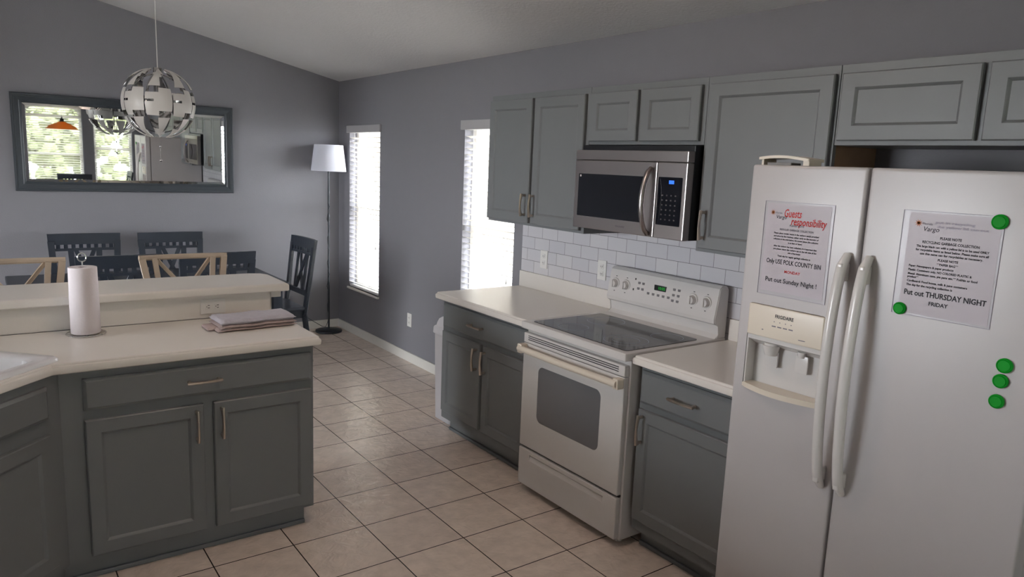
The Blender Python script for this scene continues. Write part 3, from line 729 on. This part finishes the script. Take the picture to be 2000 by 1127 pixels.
magnet(-6.268, 1.210, .0185, 'middle one of the three loose green magnets on the refrigerator door')
magnet(-6.266, 1.155, .0185, 'lowest of the three loose green magnets on the refrigerator door')

# ------------------------------------------------------------------ outlets
def outlet(label, loc, rz, horiz=False, m='white_plastic'):
    t = thing('wall_outlet', label, 'outlet', loc, rz, 'white outlet plates')
    a, c_ = (.058, .036) if horiz else (.036, .058)
    MB().box(-a, a, -.006, 0, -c_, c_, .003).build('cover_plate', m, t)
    for s_ in (-1, 1):
        b = MB(); ox, oz = (s_*.021, 0) if horiz else (0, s_*.021)
        b.box(ox-.014, ox+.014, -.0085, -.0055, oz-.014, oz+.014, .004); so = b.build('socket', m, t)
        b = MB()
        if horiz:
            for dz in (-.006, .006): b.box(ox-.004, ox+.005, -.009, -.008, oz+dz-.0013, oz+dz+.0013)
            b.box(ox-.010, ox-.007, -.009, -.008, oz-.002, oz+.002)
        else:
            for dx in (-.006, .006): b.box(ox+dx-.0013, ox+dx+.0013, -.009, -.008, oz-.004, oz+.005)
            b.box(ox-.002, ox+.002, -.009, -.008, oz-.010, oz-.007)
        b.build('socket_slots', 'ink_black', so)
outlet('white outlet plate low on the blue-grey wall between the windows', (0, -1.53, .364), RZ)
outlet('white outlet plate on the tiles nearer the window', (-.009, -3.343, 1.12), RZ)
outlet('white outlet plate on the tiles beside the stove control panel', (-.009, -3.888, 1.127), RZ)
outlet('sideways white outlet plate on the splashback below the bar top', (-2.04, -3.3125, .972), 0, True)

# ------------------------------------------------------------------ paper towel roll
t = thing('paper_towel_holder', 'chrome wire holder under the paper towel roll', 'paper towel holder', (-2.593, -3.428, .9145))
b = MB(); b.tube([(.076*math.cos(a*2*PI/40), .076*math.sin(a*2*PI/40), .004) for a in range(40)], .0022, 8, closed=True)
b.tube([(-.076, 0, .004), (.076, 0, .004)], .002, 8); b.tube([(0, -.074, .004), (0, .074, .004)], .002, 8)
for k in range(4):
    a = PI/4+k*PI/2; b.sphere((.076*math.cos(a), .076*math.sin(a), .0042), .0042, 8)
b.build('wire_base', 'chrome', t, smooth=True)
b = MB(); b.tube([(0, 0, .004), (0, 0, .318)], .003, 8); b.tube([(.016*math.cos(a*2*PI/24), 0, .334+.018*math.sin(a*2*PI/24)) for a in range(24)], .0028, 8, closed=True); b.build('post', 'chrome', t, smooth=True)
b = MB(); b.lathe([(.019, .008), (.056, .008), (.0575, .012), (.0565, .15), (.055, .29), (.054, .293), (.019, .293), (.019, .008)], seg=48)
o = b.build('paper_towel_roll', 'paper_towel', smooth=40); o.location = (-2.593, -3.428, .9145); tag(o, 'white paper towel roll standing on the peninsula worktop', 'paper towel roll')

# ------------------------------------------------------------------ towel
t = thing('folded_towel', 'folded grey checked dish towel on the peninsula worktop', 'towel', (-1.925, -3.565, .9145), math.radians(3))
def fold(L, D, layers, th, mt, name, z0, ox=0, oy=0):
    b = MB(); nx, ny = 34, 12
    top = []; bot = []
    for j in range(ny+1):
        for i in range(nx+1):
            u, v = i/nx, j/ny; x = (u-.5)*L+ox; y = (v-.5)*D+oy
            ed = min(u, 1-u)*L; ev = min(v, 1-v)*D; e = min(ed, ev)
            rnd = math.sqrt(max(0, 1-(1-min(1, e/(th*.5)))**2))
            wz = .0018*math.sin(x*37+y*11)+.0012*math.sin(x*71+2+y*43)
            top.append(b.bm.verts.new((x, y+.002*math.sin(x*40), z0+th*.5+th*.5*rnd+wz))); bot.append(b.bm.verts.new((x, y+.002*math.sin(x*40), z0+th*.5-th*.5*rnd*(.95))))
    W_ = nx+1
    for j in range(ny):
        for i in range(nx):
            k = j*W_+i; b.bm.faces.new((top[k], top[k+1], top[k+1+W_], top[k+W_])); b.bm.faces.new((bot[k], bot[k+W_], bot[k+1+W_], bot[k+1]))
    for i in range(nx):
        b.bm.faces.new((top[i], bot[i], bot[i+1], top[i+1])); k = ny*W_+i; b.bm.faces.new((top[k], top[k+1], bot[k+1], bot[k]))
    for j in range(ny):
        k = j*W_; b.bm.faces.new((top[k], top[k+W_], bot[k+W_], bot[k])); k += nx; b.bm.faces.new((top[k], bot[k], bot[k+W_], top[k+W_]))
    return b.build(name, mt, t, smooth=60)
fold(.370, .17, 1, .016, 'towel_pink', 'lower_fold', 0.000)
fold(.355, .175, 1, .016, 'towel_pink', 'middle_fold', .0150, ox=.004)
fold(.350, .18, 1, .024, 'towel_cloth', 'upper_fold', .0300, ox=.004, oy=.004)
fold(.05, .10, 1, .018, 'towel_pink', 'loose_corner', .001, ox=-.188, oy=.02)

# ------------------------------------------------------------------ mirror
t = thing('wall_mirror', 'wide charcoal framed mirror leaning slightly off the far wall', 'mirror', (-1.857, -.008, 1.352)); t.rotation_euler = (math.radians(.9), 0, 0)
W2, HM = .829, .758
def frame_ring(b, prof):
    rings = []
    for o_, y in prof: rings.append([b.bm.verts.new(p) for p in ((-W2+o_, y, o_), (W2-o_, y, o_), (W2-o_, y, HM-o_), (-W2+o_, y, HM-o_))])
    n = len(rings)
    for i in range(n):
        A = rings[i]; B = rings[(i+1) % n]
        for k in range(4): b.bm.faces.new((A[k], A[(k+1) % 4], B[(k+1) % 4], B[k]))
b = MB(); frame_ring(b, [(0, 0), (0, -.022), (.006, -.030), (.016, -.030), (.018, -.026), (.028, -.026), (.055, -.020), (.060, -.022), (.072, -.018), (.076, -.010), (.076, 0)]); b.build('frame', 'charcoal_frame', t)
b = MB(); rings = []
for o_, y in [(.074, -.009), (.096, -.0107)]: rings.append([b.bm.verts.new(p) for p in ((-W2+o_, y, o_), (W2-o_, y, o_), (W2-o_, y, HM-o_), (-W2+o_, y, HM-o_))])
for k in range(4): b.bm.faces.new((rings[0][k], rings[0][(k+1) % 4], rings[1][(k+1) % 4], rings[1][k]))
b.bm.faces.new(rings[1]); bk = [b.bm.verts.new((v.co.x, -.004, v.co.z)) for v in rings[0]]
for k in range(4): b.bm.faces.new((rings[0][k], bk[k], bk[(k+1) % 4], rings[0][(k+1) % 4]))
b.bm.faces.new(bk); b.build('mirror_glass', 'mirror_silver', t)

# ------------------------------------------------------------------ pendant lamp
PX, PY, PZ, PR = -1.823, -1.05, 2.046, .240
t = thing('pendant_lamp', 'white and silver petal globe pendant hanging over the dining table', 'pendant lamp', (PX, PY, PZ))
b = MB(); b.tube([(0, 0, PR*.9), (0, 0, zc(PX)-PZ-.03)], .0032, 8); b.build('cord', 'white_plastic', t)
b = MB(); b.lathe([(.0, -.03), (.035, -.03), (.045, -.02), (.05, .004)], (0, 0, zc(PX)-PZ), 24); b.build('ceiling_canopy', 'white_plastic', t)
b = MB(); b.cone((0, 0, -.05), .03, .03, .30, 20); b.sphere((0, 0, -.02), .055, 16); b.build('lamp_holder', 'silver_inner', t, smooth=True)
b = MB(); b.tube([(0, 0, -PR*.95), (0, 0, -PR*1.7)], .0014, 6); b.sphere((0, 0, -PR*1.28), .008, 10); b.sphere((0, 0, -PR*1.7), .010, 10); b.build('pull_cord', 'chrome', t, smooth=True)
NG = 8
def hwid(la):  # angular half width of a gore, lens shaped
    return (2*PI/NG)*.5*(.99-.16*(la/.42)**2*.35 if abs(la) < .42 else max(.03, .95-(abs(la)-.42)*.86))
def petal(lon, la0, la1, rad, push, notch, lift):
    b = MB(); n = 12; m_ = 6; out = {}; inn = {}
    for i in range(n+1):
        la = la0+(la1-la0)*i/n
        hw_ = hwid(la)
        for j in range(m_+1):
            s_ = -1+2*j/m_
            if notch: 
                pass
            lo = lon+hw_*s_
            d = Vector((math.cos(la)*math.cos(lo), math.cos(la)*math.sin(lo), math.sin(la)))
            bulge = 1-.03*(s_**2)*(1 if push >= 0 else -1)
            outw = Vector((math.cos(lon), math.sin(lon), 0))*push
            out[i, j] = b.bm.verts.new(d*rad*bulge+outw+Vector((0, 0, lift))); inn[i, j] = b.bm.verts.new(d*(rad*bulge-.0035)+outw+Vector((0, 0, lift)))
    skip = set()
    if notch == 1: skip = {(i, j) for i in range(0, 4) for j in range(3, 6)} | {(i, j) for i in range(4, 6) for j in range(4, 6)}
    if notch == 2: skip = {(i, j) for i in range(7, 12) for j in range(0, 3)}
    if notch == 3: skip = {(i, j) for i in range(10, 12) for j in range(0, 3)} | {(i, j) for i in range(0, 2) for j in range(3, 6)} | {(6, 0), (6, 1), (6, 2)} - {(6, 2)}
    faces = {(i, j) for i in range(n) for j in range(m_)} - skip
    for (i, j) in faces:
        b.bm.faces.new((out[i, j], out[i, j+1], out[i+1, j+1], out[i+1, j]))
        f = b.bm.faces.new((inn[i, j], inn[i+1, j], inn[i+1, j+1], inn[i, j+1])); f.material_index = 1
        for (di, dj, p, q) in ((-1, 0, (i, j), (i, j+1)), (1, 0, (i+1, j+1), (i+1, j)), (0, -1, (i+1, j), (i, j)), (0, 1, (i, j+1), (i+1, j+1))):
            if (i+di, j+dj) not in faces:
                f = b.bm.faces.new((out[q], out[p], inn[p], inn[q])); f.material_index = 1
    for v in [v for v in b.bm.verts if not v.link_faces]: b.bm.verts.remove(v)
    b.build('petal', ['petal_white', 'silver_inner'], t, smooth=50)
a0 = math.atan2(CP[1]-PY, CP[0]-PX)
for g_ in range(NG):
    lon = a0+2*PI*g_/NG
    petal(lon, -.41, .41, PR, .006, 3, 0)
    petal(lon+.05, .43, 1.36, PR*.99, .012, 1, .010)
    petal(lon-.03, -1.36, -.43, PR*.99, .010, 2, -.010)
b = MB()
for g_ in range(NG):
    lon = a0+2*PI*(g_+.5)/NG
    b.tube([(math.cos(a)*math.cos(lon)*PR*.86, math.cos(a)*math.sin(lon)*PR*.86, math.sin(a)*PR*.86) for a in [(-1.4+2.8*k/16) for k in range(17)]], .0035, 6)
b.build('wire_ribs', 'silver_inner', t)
b = MB(); b.lathe([(.001, PR*.93), (.03, PR*.90), (.034, PR*.8)], seg=20); b.lathe([(.001, -PR*.93), (.03, -PR*.90), (.034, -PR*.8)], seg=20); b.build('end_caps', 'petal_white', t)

# ------------------------------------------------------------------ floor lamp
t = thing('floor_lamp', 'black floor lamp with white drum shade in the room corner', 'floor lamp', (-.182, -.185, 0))
MB().lathe([(0, 0), (.128, 0), (.131, .006), (.128, .018), (.10, .024), (.02, .030), (.0, .030)], seg=48).build('base', 'lamp_black', t, smooth=40)
b = MB(); b.tube([(0, 0, .028), (0, 0, 1.62)], .0095, 14); b.lathe([(.012, 1.10), (.014, 1.11), (.014, 1.13), (.012, 1.14)], seg=14, cap=True); b.build('pole', 'lamp_black', t, smooth=True)
b = MB(); b.lathe([(.166, 1.580), (.136, 1.828), (.1345, 1.828), (.1645, 1.580), (.166, 1.580)], seg=56); b.build('lamp_shade', 'shade_fabric', t, smooth=40)
b = MB(); b.cone((0, 0, 1.62), .018, .018, .06, 16); b.sphere((0, 0, 1.71), .03, 14)
for k in range(3): a = k*2*PI/3; b.tube([(0, 0, 1.66), (.158*math.cos(a), .158*math.sin(a), 1.64)], .0018, 6)
b.build('bulb_holder', 'white_plastic', t, smooth=True)
b = MB(); pts = [(-.010+.012*math.sin(k*1.7), -.014+.006*math.cos(k*2.3), 1.3-k*.06) for k in range(20)] + [(-.02, -.02, .10), (-.04, -.02, .055), (-.07, .0, .06), (-.16, .06, .12), (-.26, .12, .20), (-.36, .165, .262)]
b.tube(pts, .003, 6); b.build('power_cord', 'lamp_black', t, smooth=True)

# ------------------------------------------------------------------ bin
t = thing('trash_bin', 'white plastic swing-lid bin beside the left base cabinet', 'bin', (-.405, -2.955, 0))
RB = rrect(-.115, .115, -.105, .105, .03, 4)
b = MB(); b.slab(RB, [(-.012, 0), (-.006, .004), (.010, .585), (.012, .588)]); b.build('bin_body', 'bin_plastic', t, smooth=35)
b = MB(); b.slab(RB, [(.010, .5885), (.020, .592), (.022, .598), (.020, .628), (.014, .636), (.002, .640), (-.004, .660), (-.016, .685), (-.036, .698), (-.060, .702)]); b.build('bin_lid', 'bin_plastic', t, smooth=35)

# ------------------------------------------------------------------ dining table
t = thing('dining_table', 'dark rectangular dining table behind the bar', 'table', (-1.93, -1.05, 0))
MB().box(-.88, .88, -.49, .49, .725, .76, .008, 2).build('tabletop', 'dark_wood', t)
b = MB(); b.box(-.80, .80, -.41, -.385, .64, .7245); b.box(-.80, .80, .385, .41, .64, .7245); b.box(-.80, -.775, -.41, .41, .64, .7245); b.box(.775, .80, -.41, .41, .64, .7245); b.build('apron', 'dark_wood', t)
for sx_ in (-1, 1):
    for sy_ in (-1, 1): MB().box(sx_*.81-.035, sx_*.81+.035, sy_*.42-.035, sy_*.42+.035, 0, .7245, .004).build('leg', 'dark_wood', t)

# ------------------------------------------------------------------ dining chairs (front -y, back +y, back top at y=.24)
def make_chair(label, group, loc, rz):
    t = thing('dining_chair', label, 'chair', loc, rz, group)
    m = 'dark_wood'
    MB().box(-.225, .225, -.24, .19, .445, .475, .012, 3).build('seat', m, t)
    b = MB(); b.box(-.20, .20, -.215, -.195, .38, .4445); b.box(-.20, .20, .165, .185, .38, .4445); b.box(-.205, -.185, -.2, .17, .38, .4445); b.box(.185, .205, -.2, .17, .38, .4445); b.build('seat_frame', m, t)
    for s_ in (-1, 1):
        MB().bar((s_*.20, -.215, 0), (s_*.20, -.215, .4445), .038, .038).build('leg', m, t)
        b = MB(); b.bar((s_*.205, .235, 0), (s_*.205, .185, .42), .036, .034, up=(0, 1, 0)); b.bar((s_*.205, .185, .40), (s_*.232, .262, .97), .038, .028, up=(0, 1, 0)); b.build('leg', m, t)
        MB().bar((s_*.202, -.2, .20), (s_*.202, .205, .20), .02, .03).build('stretcher', m, t)
    def bp(z): return .185+(.262-.185)*(z-.40)/(.57)
    def xw(z): return .205+(.232-.205)*(z-.40)/.57
    # top rail curved
    b = MB(); n = 10
    def rail(z0, z1, th, cur):
        f = []
        for z in (z0, z1):
            for k in range(n+1):
                u = -1+2*k/n; x = u*(xw(z)+.020); y = bp(z)+cur*(1-u*u)
                f.append((b.bm.verts.new((x, y-th/2, z)), b.bm.verts.new((x, y+th/2, z))))
        A = f[:n+1]; B = f[n+1:]
        for k in range(n):
            b.bm.faces.new((A[k][0], A[k+1][0], B[k+1][0], B[k][0])); b.bm.faces.new((A[k+1][1], A[k][1], B[k][1], B[k+1][1]))
            b.bm.faces.new((A[k][1], A[k+1][1], A[k+1][0], A[k][0])); b.bm.faces.new((B[k][0], B[k+1][0], B[k+1][1], B[k][1]))
        for k in (0, n): b.bm.faces.new((A[k][0], B[k][0], B[k][1], A[k][1]))
    rail(.945, 1.030, .026, .018); b.build('top_rail', m, t)
    b = MB(); rail(.895, .915, .020, .016)
    for k in range(8):
        x = -.185+.37*k/7; u = x/.23; b.box(x-.014, x+.014, bp(.93)+.016*(1-u*u)-.008, bp(.93)+.016*(1-u*u)+.008, .914, .946)
    b.build('pierced_rail', m, t)
    b = MB(); rail(.56, .60, .020, .004); b.build('lower_rail', m, t)
    for s_ in (-1, 1): MB().bar((s_*.085, bp(.59)+.006, .59), (s_*.10, bp(.90)+.012, .905), .034, .013, up=(0, 1, 0)).build('back_slat', m, t)
    b = MB(); b.bar((-.065, bp(.59)+.006, .59), (.065, bp(.90)+.014, .90), .024, .012, up=(0, 1, 0)); b.bar((.065, bp(.59)+.009, .59), (-.065, bp(.90)+.017, .90), .024, .012, up=(0, 1, 0)); b.build('crossed_slats', m, t)
    return t
ch = make_chair('dark chair against the far wall, nearer the left edge of the mirror', 'dark dining chairs around the table', (-2.26, -.525, 0), 0)
dup(ch, (-1.625, -.545, 0), 0, 'dark chair against the far wall, below the right half of the mirror')
dup(ch, (-2.21, -1.42, 0), PI, 'dark chair with its back to the bar, behind the paper towel roll')
dup(ch, (-1.605, -1.45, 0), PI, 'dark chair with its back to the bar, behind the right bar stool')
dup(ch, (-.975, -.945, 0), -PI/2+.03, 'dark chair at the right head of the table beside the floor lamp')

# ------------------------------------------------------------------ bar stools (back at +y side)
def make_stool(label, group, loc, rz):
    t = thing('bar_stool', label, 'stool', loc, rz, group); m = 'tan_wood'
    MB().lathe([(0, .715), (.19, .715), (.205, .725), (.205, .745), (.19, .757), (0, .76)], seg=36).build('seat', 'dark_wood', t, smooth=40)
    for sx_ in (-1, 1):
        for sy_ in (-1, 1):
            MB().bar((sx_*.20, sy_*.19, 0), (sx_*.145, sy_*.13, .715), .032, .032).build('leg', m, t)
    b = MB()
    for z, k in ((.25, .18), (.48, .163)):
        for s_ in (-1, 1): b.bar((-k, s_*k*.93, z), (k, s_*k*.93, z), .022, .018); b.bar((s_*k, -k*.93, z), (s_*k, k*.93, z), .022, .018)
    b.build('stretcher', m, t)
    for s_ in (-1, 1): 
        MB().bar((s_*.165, .15, .72), (s_*.222, .245, 1.105), .028, .024, up=(0, 1, 0)).build('back_post', m, t)
        MB().bar((s_*.120, .165, .72), (s_*.158, .238, 1.10), .022, .018, up=(0, 1, 0)).build('back_spindle', m, t)
    b = MB(); n = 12
    pts = [(-.238+.476*k/n, .240+.020*(1-(2*k/n-1)**2), 1.108) for k in range(n+1)]
    b.tube(pts, .016, 8, sec=(.85, 1.0)); b.build('top_rail', m, t)
    b = MB(); b.bar((-.14, .245, 1.09), (.09, .17, .80), .016, .014, up=(0, 1, 0)); b.bar((.14, .252, 1.09), (-.09, .177, .80), .016, .014, up=(0, 1, 0)); b.build('crossed_slats', m, t)
    b = MB(); b.bar((-.17, .168, .80), (.17, .168, .80), .022, .018); b.build('lower_rail', m, t)
    return t
st = make_stool('tan bar stool at the left edge of the photo', 'tan bar stools behind the bar', (-2.81, -2.66, 0), 0)
dup(st, (-1.985, -2.71, 0), 0, 'tan bar stool nearest the right end of the bar')

t = thing('ceiling_light', 'warm dome ceiling light above the kitchen floor', 'ceiling light', (-1.9, -4.75, zc(-1.9)-.10))
b = MB(); b.lathe([(.16, .115), (.17, .03), (.16, .02), (.0, .02)], seg=36); b.build('light_base', 'trim_white', t, smooth=40)
b = MB(); b.lathe([(.155, .02), (.14, -.02), (.09, -.05), (.0, -.06)], seg=36); b.build('glass_dome', 'lit_dome', t, smooth=60)
# ------------------------------------------------------------------ breakfast nook seen in the mirror
t = thing('amber_pendant', 'amber shaded pendant lamp reflected in the wall mirror', 'pendant lamp', (-1.63, -8.5, 1.745))
b = MB(); b.lathe([(.255, 0), (.20, .055), (.10, .105), (.045, .13), (.043, .128), (.097, .102), (.197, .052), (.252, 0)], seg=40); b.build('shade', 'amber_glass', t, smooth=40)
b = MB(); b.cone((0, 0, .125), .04, .025, .06, 20); b.cone((0, 0, .18), .012, .012, .03, 12); b.tube([(0, 0, .2), (0, 0, zc(-1.63)-1.745)], .003, 6); b.build('cord', 'lamp_black', t)
dup(ch, (-1.55, -7.72, 0), 0.1, 'dark chair reflected at the bottom of the mirror in front of the arched window', 'nook chairs')
dup(ch, (-.85, -8.45, 0), -PI/2, 'dark chair reflected in front of the narrower window', 'nook chairs')
t = thing('round_table', 'dark round breakfast table behind the camera', 'table', (-1.63, -8.45, 0))
b = MB(); b.lathe([(0, .70), (.46, .70), (.48, .71), (.48, .725), (.46, .735), (0, .735)], seg=40); b.build('tabletop', 'dark_wood', t, smooth=40)
b = MB(); b.lathe([(.25, 0), (.25, .03), (.05, .06), (.04, .35), (.06, .70)], seg=24, cap=True); b.build('pedestal', 'dark_wood', t, smooth=40)
